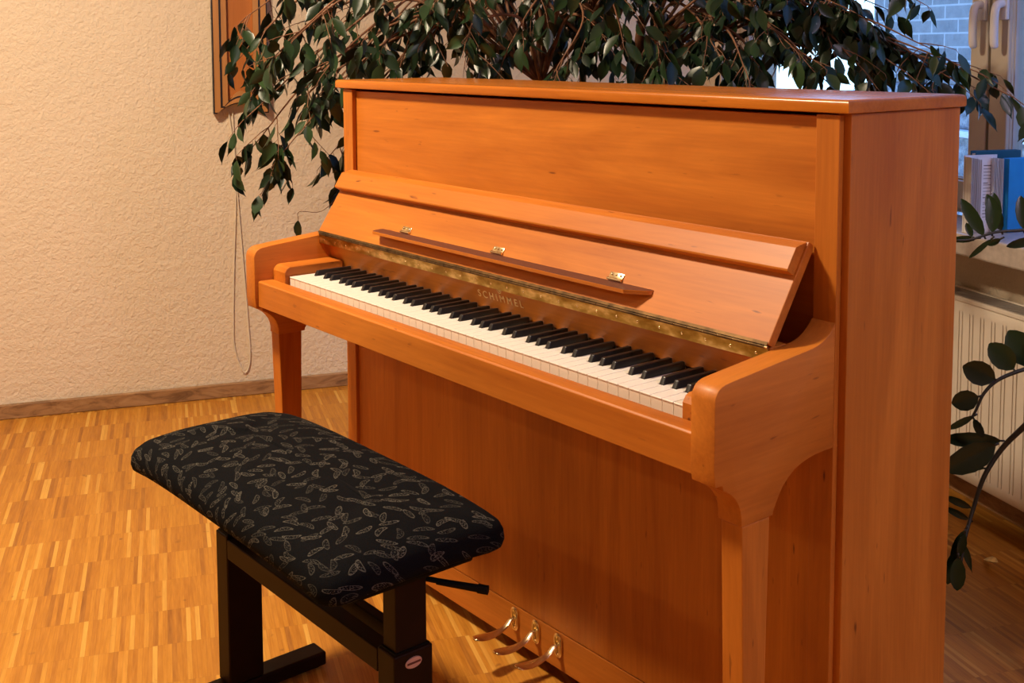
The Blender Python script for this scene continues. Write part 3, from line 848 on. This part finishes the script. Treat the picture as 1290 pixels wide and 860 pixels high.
bm = B(); frame_ring(bm, a, b, 1.032, 1.86, 0.036, 0.006, -0.036, -0.0005); obj('edging', bm, m_blk, wpn)
bm = B(); frame_ring(bm, a + 0.0045, b - 0.0045, 1.0365, 1.8555, 0.036, 0.022, -0.038, -0.002); obj('outer_frame', bm, m_wf, wpn)
bm = B(); frame_ring(bm, a + 0.024, b - 0.024, 1.053, 1.838, 0.036, 0.007, -0.0385, -0.003); obj('inlay_line', bm, m_blk, wpn)
bm = B(); frame_ring(bm, a + 0.030, b - 0.030, 1.059, 1.832, 0.036, 0.020, -0.037, -0.003); obj('inner_frame', bm, m_wf, wpn)
bm = prism(B(), arch_poly(a + 0.045, b - 0.045, 1.072, 1.818, 0.034, 0.006), -0.022, -0.004, 'y'); obj('panel', bm, m_wf2, wpn)
cord_pts = [(0.7865, -0.006, 1.0366), (0.8025, -0.006, 0.888), (0.804, -0.006, 0.7101), (0.7934, -0.006, 0.4909), (0.7859, -0.006, 0.2845), (0.7889, -0.006, 0.1728), (0.8197, -0.006, 0.0844), (0.8418, -0.006, 0.1326), (0.8368, -0.006, 0.2921), (0.8194, -0.006, 0.5879), (0.8066, -0.006, 0.8249), (0.8003, -0.006, 1.0363)]
cord = obj('power_cord', tube(B(), smooth_path(cord_pts, 6), 0.0026, 8), plain('cream_cord', (0.70, 0.62, 0.48), 0.5), None, True)
placed(cord, ML); tag(cord, 'thin cream cord hanging in a long loop below the wall panel', 'cord')

# ------------------------------------------------------------------ plants
def leafmat(name, lo, hi, rough=0.35):
    t = NT(name)
    n = t.noise(t.coords(), 9, 2)
    gi = t.add('ShaderNodeNewGeometry')
    f = t.math('ADD', t.math('MULTIPLY', gi.outputs['Random Per Island'], 0.75), t.math('MULTIPLY', n, 0.25))
    t.set(color=t.ramp(f, [(0.10, lo), (0.80, hi), (0.97, tuple(min(1, c * 2.0) for c in hi))]), rough=rough, spec=0.5)
    return t.m
m_leaf = leafmat('ficus_leaf_green', (0.006, 0.018, 0.008), (0.020, 0.045, 0.015))
m_zz = leafmat('thick_glossy_leaf', (0.008, 0.018, 0.006), (0.016, 0.036, 0.010), 0.22)
m_bark = plain('brown_ficus_bark', (0.19, 0.085, 0.040), 0.8, var=0.3, scale=40)
m_zstem = plain('dark_green_stem', (0.030, 0.026, 0.012), 0.5, var=0.3)
m_soil = plain('dark_potting_soil', (0.03, 0.02, 0.012), 0.95, var=0.4, scale=60)
m_pot = plain('terracotta_pot', (0.42, 0.17, 0.09), 0.7)
m_pot2 = plain('white_glazed_pot', (0.75, 0.74, 0.72), 0.3)
m_yel = plain('dry_yellow_leaf', (0.78, 0.58, 0.20), 0.6, var=0.25, scale=60)

def blocked(p_):
    if -0.17 < p_.x < 1.40 and -0.08 < p_.y < 0.57 and p_.z < 1.23: return True
    if (p_ - P0).dot(Nv) > -0.02 and not (p_.z > 0.9 and (p_ - P0).dot(Nv) < 0.06): return True
    if (p_ - P0).dot(Nv) > -0.17 and p_.z < 0.80: return True
    return (p_ - A0).dot(NL) > -0.06
def leaf(bm, base, d, nrm, L, Wd, curl=0.15, fold=0.25, tip=True):
    """one leaf: two halves folded on the midrib, pointed drip tip"""
    d = Vector(d).normalized(); nrm = Vector(nrm); nrm = (nrm - d * nrm.dot(d))
    if nrm.length < 1e-4: nrm = d.orthogonal()
    nrm.normalize(); s = d.cross(nrm)
    st = [(0, 0.02), (0.12, 0.55), (0.32, 0.98), (0.55, 0.92), (0.76, 0.50), (0.88, 0.14), (1.0, 0.015)] if tip else [(0, 0.10), (0.10, 0.52), (0.3, 0.92), (0.55, 1.0), (0.78, 0.80), (0.92, 0.45), (1.0, 0.08)]
    mid, lf, rt = [], [], []
    for t, w in st:
        c = Vector(base) + d * (t * L) - nrm * (curl * L * t * t)
        mid.append(bm.verts.new(c)); e = w * Wd * 0.5
        lf.append(bm.verts.new(c + s * e + nrm * (fold * e))); rt.append(bm.verts.new(c - s * e + nrm * (fold * e)))
    for i in range(len(st) - 1):
        for q in ((lf[i], lf[i + 1], mid[i + 1], mid[i]), (mid[i], mid[i + 1], rt[i + 1], rt[i])):
            f = bm.faces.new(q); f.smooth = True

ficus = thing('potted_ficus', 'large weeping fig with dense dark green leaves in the corner behind the piano', 'plant', (-0.10, 1.02, 0))
fx = Vector((-0.10, 1.02, 0))
bm = lathe(B(), [(0, 0.001), (0.145, 0.001), (0.15, 0.01), (0.19, 0.30), (0.205, 0.305), (0.205, 0.34), (0.19, 0.345), (0.18, 0.30), (0, 0.295)], (0, 0, 0), 40)
obj('pot', bm, m_pot, ficus, True)
bm = lathe(B(), [(0, 0.312), (0.178, 0.308), (0.178, 0.300), (0, 0.300)], (0, 0, 0), 32); obj('soil', bm, m_soil, ficus)
rng = random.Random(11)
tw = B(); fo_ = B()
# stems from the pot
stemA = [(-0.02, -0.02, 0.30), (-0.04, -0.05, 0.60), (-0.05, -0.10, 0.95), (-0.06, -0.14, 1.16)]
stemB = [(0.03, 0.04, 0.30), (0.05, 0.07, 0.70), (0.07, 0.09, 1.10), (0.10, 0.10, 1.35)]
stemC = [(0.0, 0.05, 0.30), (-0.02, 0.02, 0.70), (-0.02, -0.02, 1.16), (0.0, 0.0, 1.36)]
for st, r0, r1 in ((stemA, 0.026, 0.019), (stemB, 0.022, 0.013), (stemC, 0.013, 0.009)):
    p_ = smooth_path(st, 6); tube(tw, p_, [r0 + (r1 - r0) * i / (len(p_) - 1) for i in range(len(p_))], 10)
hubA = Vector(stemA[-1]); hubB = Vector((0.08, 0.095, 1.18)); hubC = Vector(stemC[-1])
LEFT = [(-0.638, 0.215, 1.353), (-0.556, 0.214, 1.178), (-0.524, 0.221, 0.935), (-0.56, 0.184, 0.994), (-0.334, 0.185, 1.285), (-0.345, 0.234, 1.161), (-0.446, 0.25, 1.019), (-0.471, 0.4, 1.176), (-0.503, 0.415, 0.985), (-0.523, 0.465, 0.960), (-0.501, 0.536, 1.264), (-0.368, 0.53, 1.187), (-0.738, 0.57, 1.336), (-0.60, 0.20, 1.27), (-0.53, 0.17, 1.09), (-0.48, 0.22, 1.24)]
MID = [(-0.238, 0.549, 1.306), (-0.123, 0.60, 1.26), (-0.401, 0.83, 1.333), (-0.101, 0.714, 1.263), (-0.137, 1.003, 1.353), (0.059, 0.914, 1.262), (0.228, 0.812, 1.322), (0.226, 0.957, 1.221), (0.12, 1.158, 1.306), (-0.125, 0.60, 1.40), (-0.422, 1.123, 1.312), (0.05, 0.75, 1.20), (-0.25, 0.72, 1.15)]
RIGHT = [(0.382, 0.996, 1.262), (0.501, 0.977, 1.204), (0.386, 1.174, 1.344), (0.57, 1.071, 1.261), (0.61, 1.113, 1.203), (0.565, 1.234, 1.321), (0.669, 1.19, 1.222), (0.641, 1.326, 1.3), (0.742, 1.279, 1.203), (0.775, 1.328, 1.26), (0.816, 1.369, 1.183), (0.878, 1.368, 1.203), (0.551, 1.386, 1.384), (0.45, 1.05, 1.17), (0.62, 1.20, 1.36), (0.34, 0.86, 1.19), (0.60, 1.28, 1.45), (0.48, 1.15, 1.46), (0.68, 1.33, 1.40)]
LONG = [(0.962, 1.385, 1.145)]
UP = []
for k in range(26):
    a = rng.uniform(0, 2 * PI); r_ = rng.uniform(0.15, 0.62)
    UP.append((-0.05 + 0.95 * r_ * math.cos(a), 0.98 + 0.65 * r_ * math.sin(a), rng.uniform(1.5, 2.05)))
def add_leaf_at(p_, outdir, L=None, down=0.9):
    L = L or rng.uniform(0.048, 0.078)
    d = Vector((rng.gauss(0, 0.42), rng.gauss(0, 0.42), -down)) + outdir * 0.55
    n_ = Vector((rng.gauss(0, 1), rng.gauss(0, 1), rng.gauss(0.3, 0.6)))
    if blocked(p_ + fx) or blocked(p_ + fx + d.normalized() * L): return
    pe = p_ + (outdir * 0.5 + Vector((rng.gauss(0, .3), rng.gauss(0, .3), -0.4))).normalized() * 0.012
    leaf(fo_, pe, d, n_, L, L * rng.uniform(0.40, 0.52), rng.uniform(-0.1, 0.28), rng.uniform(0.15, 0.5))
    tube(tw, [p_, pe], 0.0006, 4, False)
def twig(start, d, ln, r=0.0016, droop=1.0, step=0.022):
    p_ = Vector(start); d = Vector(d).normalized(); pts = [p_.copy()]; n_ = max(3, int(ln / 0.03))
    for i in range(n_):
        d = (d + Vector((rng.gauss(0, 0.10), rng.gauss(0, 0.10), -0.10 * droop + rng.gauss(0, 0.05)))).normalized()
        if blocked(p_ + d * 0.03 + fx): break
        p_ = p_ + d * 0.03; pts.append(p_.copy())
    if len(pts) < 2: return
    n_ = len(pts) - 1
    tube(tw, pts, [r * (1 - 0.7 * i / len(pts)) for i in range(len(pts))], 5, False)
    tot = n_ * 0.03; s = 0.02; side = 1
    while s < tot:
        i = min(int(s / 0.03), n_ - 1); q = pts[i].lerp(pts[i + 1], (s - i * 0.03) / 0.03)
        dd = (pts[i + 1] - pts[i]).normalized(); o_ = dd.cross(Vector((0, 0, 1)))
        if o_.length < 0.1: o_ = Vector((rng.gauss(0, 1), rng.gauss(0, 1), 0))
        o_.normalize(); add_leaf_at(q, o_ * side + dd * 0.4); side = -side
        s += step * rng.uniform(0.7, 1.3)
    add_leaf_at(pts[-1], (pts[-1] - pts[-2]).normalized())
def branch(hub, E, nt, lift=0.22, r=0.0065, tl=(0.08, 0.20)):
    E = Vector(E) - fx; m1 = hub.lerp(E, 0.38) + Vector((rng.gauss(0, .03), rng.gauss(0, .03), lift)); m2 = hub.lerp(E, 0.75) + Vector((rng.gauss(0, .03), rng.gauss(0, .03), lift * 0.7))
    if E.z > 1.45: m1.z -= lift; m2.z -= lift * 0.7
    p_ = smooth_path([hub, m1, m2, E], 7)
    tube(tw, p_, [r * (1 - 0.8 * i / len(p_)) for i in range(len(p_))], 6, False)
    for k in range(nt):
        f_ = rng.uniform(0.42, 1.0) ** 0.8; i = min(len(p_) - 2, int(f_ * (len(p_) - 1)))
        q = p_[i].lerp(p_[i + 1], rng.random()); dd = (p_[i + 1] - p_[i]).normalized()
        a = rng.uniform(0, 2 * PI); o_ = Vector((math.cos(a), math.sin(a), rng.uniform(-0.5, 0.35)))
        twig(q, dd * 0.7 + o_ * 0.8, rng.uniform(*tl))
    twig(p_[-1], (p_[-1] - p_[-2]), rng.uniform(0.05, 0.09))
for E in LEFT: branch(hubA, E, 6, 0.26, tl=(0.05, 0.13))
for E in MID: branch(hubC if rng.random() < 0.5 else hubA, E, 7, 0.14)
for E in RIGHT: branch(hubB, E, 7, 0.16, tl=(0.06, 0.15))
for E in LONG: branch(hubB, E, 2, 0.13, tl=(0.05, 0.09))
for E in UP: branch((hubA, hubB, hubC)[rng.randrange(3)], E, 5, 0.1)
# lone trailing twig at the left with one hanging leaf
tr = [Vector(p_) - fx for p_ in ((-0.50, 0.45, 1.00), (-0.52, 0.44, 0.90), (-0.53, 0.43, 0.845), (-0.575, 0.40, 0.795), (-0.640, 0.365, 0.790), (-0.645, 0.363, 0.765))]
tube(tw, smooth_path(tr, 5), 0.0009, 5, False)
leaf(fo_, tr[-1], (0.0, 0.0, -1), (0.6, -0.8, 0), 0.062, 0.026, 0.1, 0.5)
obj('trunk_and_twigs', tw, m_bark, ficus, True, 0)
obj('foliage', fo_, m_leaf, ficus, True, 0)

# arching plant with thick leaves at the right, on a stool just outside the frame
stool = thing('plant_stool', 'round wooden stool carrying the thick leaved plant near the window', 'stool', (1.44, 1.05, 0))
bm = lathe(B(), [(0, 0.37), (0.155, 0.37), (0.16, 0.375), (0.16, 0.395), (0.155, 0.40), (0, 0.40)], (0, 0, 0), 36); obj('seat', bm, WX, stool, True)
for k in range(3):
    a = 2 * PI * k / 3 + 0.4; bm = B(); tube(bm, [(0.10 * math.cos(a), 0.10 * math.sin(a), 0.372), (0.145 * math.cos(a), 0.145 * math.sin(a), 0.001)], [0.014, 0.011], 12); obj('leg', bm, WZ, stool, True)
zz = thing('arching_pot_plant', 'pot plant with arching stems and thick rounded dark leaves before the radiator', 'plant', (1.44, 1.05, 0.4005))
zo = Vector((1.44, 1.05, 0.4005))
bm = lathe(B(), [(0, 0.0), (0.085, 0.0), (0.09, 0.006), (0.115, 0.18), (0.12, 0.185), (0.118, 0.19), (0.108, 0.185), (0.105, 0.16), (0, 0.158)], (0, 0, 0), 36); obj('pot', bm, m_pot2, zz, True)
bm = lathe(B(), [(0, 0.170), (0.1055, 0.166), (0.104, 0.160), (0, 0.160)], (0, 0, 0), 28); obj('soil', bm, m_soil, zz)
zs_, zl_ = B(), B()
def zstem(pts, r0, r1): 
    p_ = smooth_path([Vector(q) - zo for q in pts], 6); tube(zs_, p_, [r0 + (r1 - r0) * i / (len(p_) - 1) for i in range(len(p_))], 8); return p_
camdir = Vector((0.62, -0.78, 0.1))
def zleaf(p_, d, L, Wd, n_=(0.62, -0.78, 0.1), curl=0.05, fold=0.2, tip=False):
    p_ = Vector(p_) - zo
    d = Vector(d).normalized()
    tube(zs_, [p_ - d * 0.006, p_ + d * 0.004], 0.0022, 6)
    leaf(zl_, p_ + d * 0.003, d, n_, L, Wd, curl, fold, tip)
zstem([(1.44, 1.05, 0.565), (1.41, 1.08, 0.66), (1.33, 1.10, 0.63), (1.235, 1.084, 0.549), (1.184, 1.059, 0.48), (1.148, 1.039, 0.427), (1.129, 1.007, 0.37), (1.119, 0.986, 0.304), (1.122, 0.95, 0.246), (1.127, 0.93, 0.205)], 0.0085, 0.003)
zstem([(1.41, 1.07, 0.565), (1.38, 1.12, 0.68), (1.29, 1.20, 0.66), (1.183, 1.186, 0.595), (1.142, 1.132, 0.578), (1.109, 1.089, 0.556), (1.092, 1.063, 0.528), (1.084, 1.048, 0.494), (1.080, 1.042, 0.480)], 0.006, 0.0026)
zstem([(1.43, 1.02, 0.565), (1.41, 1.10, 0.80), (1.33, 1.20, 0.90), (1.22, 1.255, 0.885), (1.14, 1.251, 0.878), (1.098, 1.196, 0.866), (1.06, 1.149, 0.861), (1.029, 1.107, 0.846), (1.008, 1.08, 0.843)], 0.0055, 0.0024)
zleaf((1.1242, 1.1255, 0.5736), (-0.0404, -0.0275, 0.0517), 0.0711, 0.0509, (0.62, -0.78, 0.1), 0.05, 0.25, False)
zleaf((1.1492, 1.1577, 0.5803), (-0.0416, -0.0262, 0.0721), 0.0872, 0.0611, (0.62, -0.78, 0.1), 0.05, 0.25, False)
zleaf((1.1062, 1.0846, 0.5563), (-0.0492, -0.0422, 0.0243), 0.0692, 0.0524, (0.62, -0.78, 0.1), 0.05, 0.25, False)
zleaf((1.0863, 1.0549, 0.5211), (-0.0391, -0.0353, -0.0181), 0.0558, 0.0439, (0.62, -0.78, 0.1), 0.05, 0.25, False)
zleaf((1.0826, 1.0448, 0.4807), (-0.0372, -0.0348, -0.0318), 0.0601, 0.0152, (0.62, -0.78, 0.1), 0.05, 0.25, False)
zleaf((1.0808, 1.0419, 0.4756), (0.0101, 0.0229, -0.0439), 0.0505, 0.0186, (0.62, -0.78, 0.1), 0.05, 0.25, False)
zleaf((1.1402, 1.0305, 0.4355), (-0.067, -0.0754, -0.0562), 0.1155, 0.0563, (0.62, -0.78, 0.1), 0.05, 0.25, False)
zleaf((1.0969, 1.1335, 0.4095), (-0.0831, -0.0878, 0.0004), 0.1209, 0.0345, (0.62, -0.78, 0.1), 0.05, 0.25, False)
zleaf((1.1198, 1.0294, 0.3787), (-0.0627, -0.0605, 0.0133), 0.0881, 0.0200, (0.62, -0.78, 0.1), 0.05, 0.25, False)
zleaf((1.0664, 1.0757, 0.2637), (-0.0424, -0.0342, 0.0203), 0.0581, 0.0172, (0.62, -0.78, 0.1), 0.05, 0.25, False)
zleaf((1.0648, 1.0703, 0.2379), (-0.0392, -0.03, 0.0219), 0.0540, 0.0155, (0.62, -0.78, 0.1), 0.05, 0.25, False)
zleaf((1.1223, 0.9537, 0.2708), (-0.0225, -0.0216, -0.0714), 0.0779, 0.0197, (0.62, -0.78, 0.1), 0.05, 0.25, True)
zleaf((1.132, 0.9339, 0.271), (-0.0107, -0.0055, -0.0612), 0.0624, 0.0179, (0.62, -0.78, 0.1), 0.05, 0.25, True)
zleaf((1.1239, 0.9369, 0.2505), (0.0126, 0.022, -0.073), 0.0773, 0.0147, (0.62, -0.78, 0.1), 0.05, 0.25, True)
zleaf((1.126, 0.9198, 0.2224), (-0.0017, 0.0039, -0.0745), 0.0746, 0.0309, (0.62, -0.78, 0.1), 0.05, 0.25, False)
zleaf((1.1022, 0.9541, 0.2213), (-0.0118, -0.0094, -0.0788), 0.0803, 0.0265, (0.62, -0.78, 0.1), 0.05, 0.25, False)
zleaf((1.068, 1.1582, 0.8615), (-0.0297, -0.0105, 0.0778), 0.0840, 0.0293, (0.62, -0.78, 0.1), 0.05, 0.25, False)
zleaf((1.0553, 1.1419, 0.8581), (-0.0085, 0.0168, 0.0846), 0.0867, 0.0345, (0.62, -0.78, 0.1), 0.05, 0.25, False)
zleaf((1.0449, 1.128, 0.8513), (-0.0406, -0.0242, 0.0778), 0.0910, 0.0293, (0.62, -0.78, 0.1), 0.05, 0.25, False)
zleaf((1.0365, 1.1171, 0.8479), (-0.0396, -0.0342, -0.005), 0.0526, 0.0155, (0.62, -0.78, 0.1), 0.05, 0.25, False)
zleaf((1.0663, 1.1225, 0.8511), (-0.0326, -0.0304, -0.0426), 0.0617, 0.0120, (0.62, -0.78, 0.1), 0.05, 0.25, False)
zleaf((1.0791, 1.1386, 0.851), (-0.0214, -0.0128, -0.0153), 0.0292, 0.0137, (0.62, -0.78, 0.1), 0.05, 0.25, False)
zleaf((1.0979, 1.1961, 0.8648), (-0.014, 0.0082, 0.0709), 0.0727, 0.0293, (0.62, -0.78, 0.1), 0.05, 0.25, False)
zleaf((1.1205, 1.2221, 0.8475), (-0.0471, -0.0453, -0.0187), 0.0680, 0.0207, (0.62, -0.78, 0.1), 0.05, 0.25, False)
zleaf((1.029, 1.1076, 0.8479), (-0.0148, 0.0015, 0.0294), 0.0330, 0.0155, (0.62, -0.78, 0.1), 0.05, 0.25, False)
zleaf((1.1081, 1.21, 0.8733), (0.0106, 0.0373, 0.0587), 0.0704, 0.0310, (0.62, -0.78, 0.1), 0.05, 0.25, False)
zleaf((1.1739, 1.1711, 0.5695), (-0.0314, -0.0122, 0.0818), 0.0885, 0.0574, (0.62, -0.78, 0.1), 0.05, 0.25, False)
zleaf((1.2303, 1.0938, 0.5463), (-0.0196, 0.001, 0.0703), 0.0730, 0.0488, (0.62, -0.78, 0.1), 0.05, 0.25, False)
obj('stems', zs_, m_zstem, zz, True, 0)
obj('leaves', zl_, m_zz, zz, True, 0)

# fallen leaves
def fallen(name, label, loc, rz, s):
    bm = B(); leaf(bm, (0, 0, 0), (1, 0, 0), (0, 0, 1), 0.05 * s, 0.018 * s, -0.35, 0.9)
    o = obj(name, bm, m_yel, None, True, 0); o.location = loc; o.rotation_euler = (0.3, 0, rz)
    return tag(o, label, 'leaf')
fallen('fallen_leaf', 'small dry yellow leaf on the parquet near the radiator', (0.922, 1.395, 0.006), -0.45, 1.35)
fallen('fallen_leaf', 'small dry yellow leaf on the parquet left of the piano behind the bench', (-0.60, 0.56, 0.005), 0.5, 0.9)

# ------------------------------------------------------------------ lights and world
def area(name, loc, size, power, color, rot=(0, 0, 0), shape='DISK'):
    l = bpy.data.lights.new(name, 'AREA'); l.shape = shape; l.size = size; l.energy = power; l.color = color
    o = bpy.data.objects.new(name, l); o.location = loc; o.rotation_euler = rot; C.objects.link(o); return o
warm = (1.0, 0.79, 0.55)
for loc, pw, sz, cl in (((-0.15, -1.0, H - 0.06), 108, 0.30, warm), ((-1.0, -3.2, H - 0.06), 24, 0.30, warm), ((1.2, -3.9, H - 0.06), 8, 0.30, warm), ((3.8, 0.15, H - 0.06), 40, 0.40, (0.95, 0.74, 1.0))):  # third: weak front fill; last: added pinkish fill mimicking window daylight
    area('ceiling_and_fill_light', loc, sz, pw, cl)
w = bpy.data.worlds.new('World'); S.world = w; w.use_nodes = True
nt = w.node_tree; bg = nt.nodes['Background']
tc = nt.nodes.new('ShaderNodeTexCoord'); sep = nt.nodes.new('ShaderNodeSeparateXYZ'); nt.links.new(tc.outputs['Generated'], sep.inputs[0])
rp = nt.nodes.new('ShaderNodeValToRGB'); nt.links.new(sep.outputs[2], rp.inputs[0])
rp.color_ramp.elements[0].position = 0.0; rp.color_ramp.elements[0].color = (0.50, 0.76, 1.0, 1)
rp.color_ramp.elements[1].position = 0.6; rp.color_ramp.elements[1].color = (0.12, 0.33, 1.0, 1)
nt.links.new(rp.outputs[0], bg.inputs[0]); bg.inputs[1].default_value = 3.2

# ------------------------------------------------------------------ camera
cam = bpy.data.cameras.new('camera'); co = bpy.data.objects.new('camera', cam); C.objects.link(co)
co.location = (2.3467, -1.2059, 1.2635); co.rotation_euler = tuple(math.radians(a) for a in (85.1937, 0.1540, 51.3492))
cam.sensor_width = 36; cam.lens = 40.4593; cam.shift_x = -0.006848; cam.shift_y = -0.192564; cam.clip_start = 0.02
S.camera = co
S.view_settings.view_transform = 'Standard'; S.view_settings.look = 'None'; S.view_settings.gamma = 1.0
S.view_settings.exposure = 0.0; S.view_settings.use_curve_mapping = False
S.render.film_transparent = False
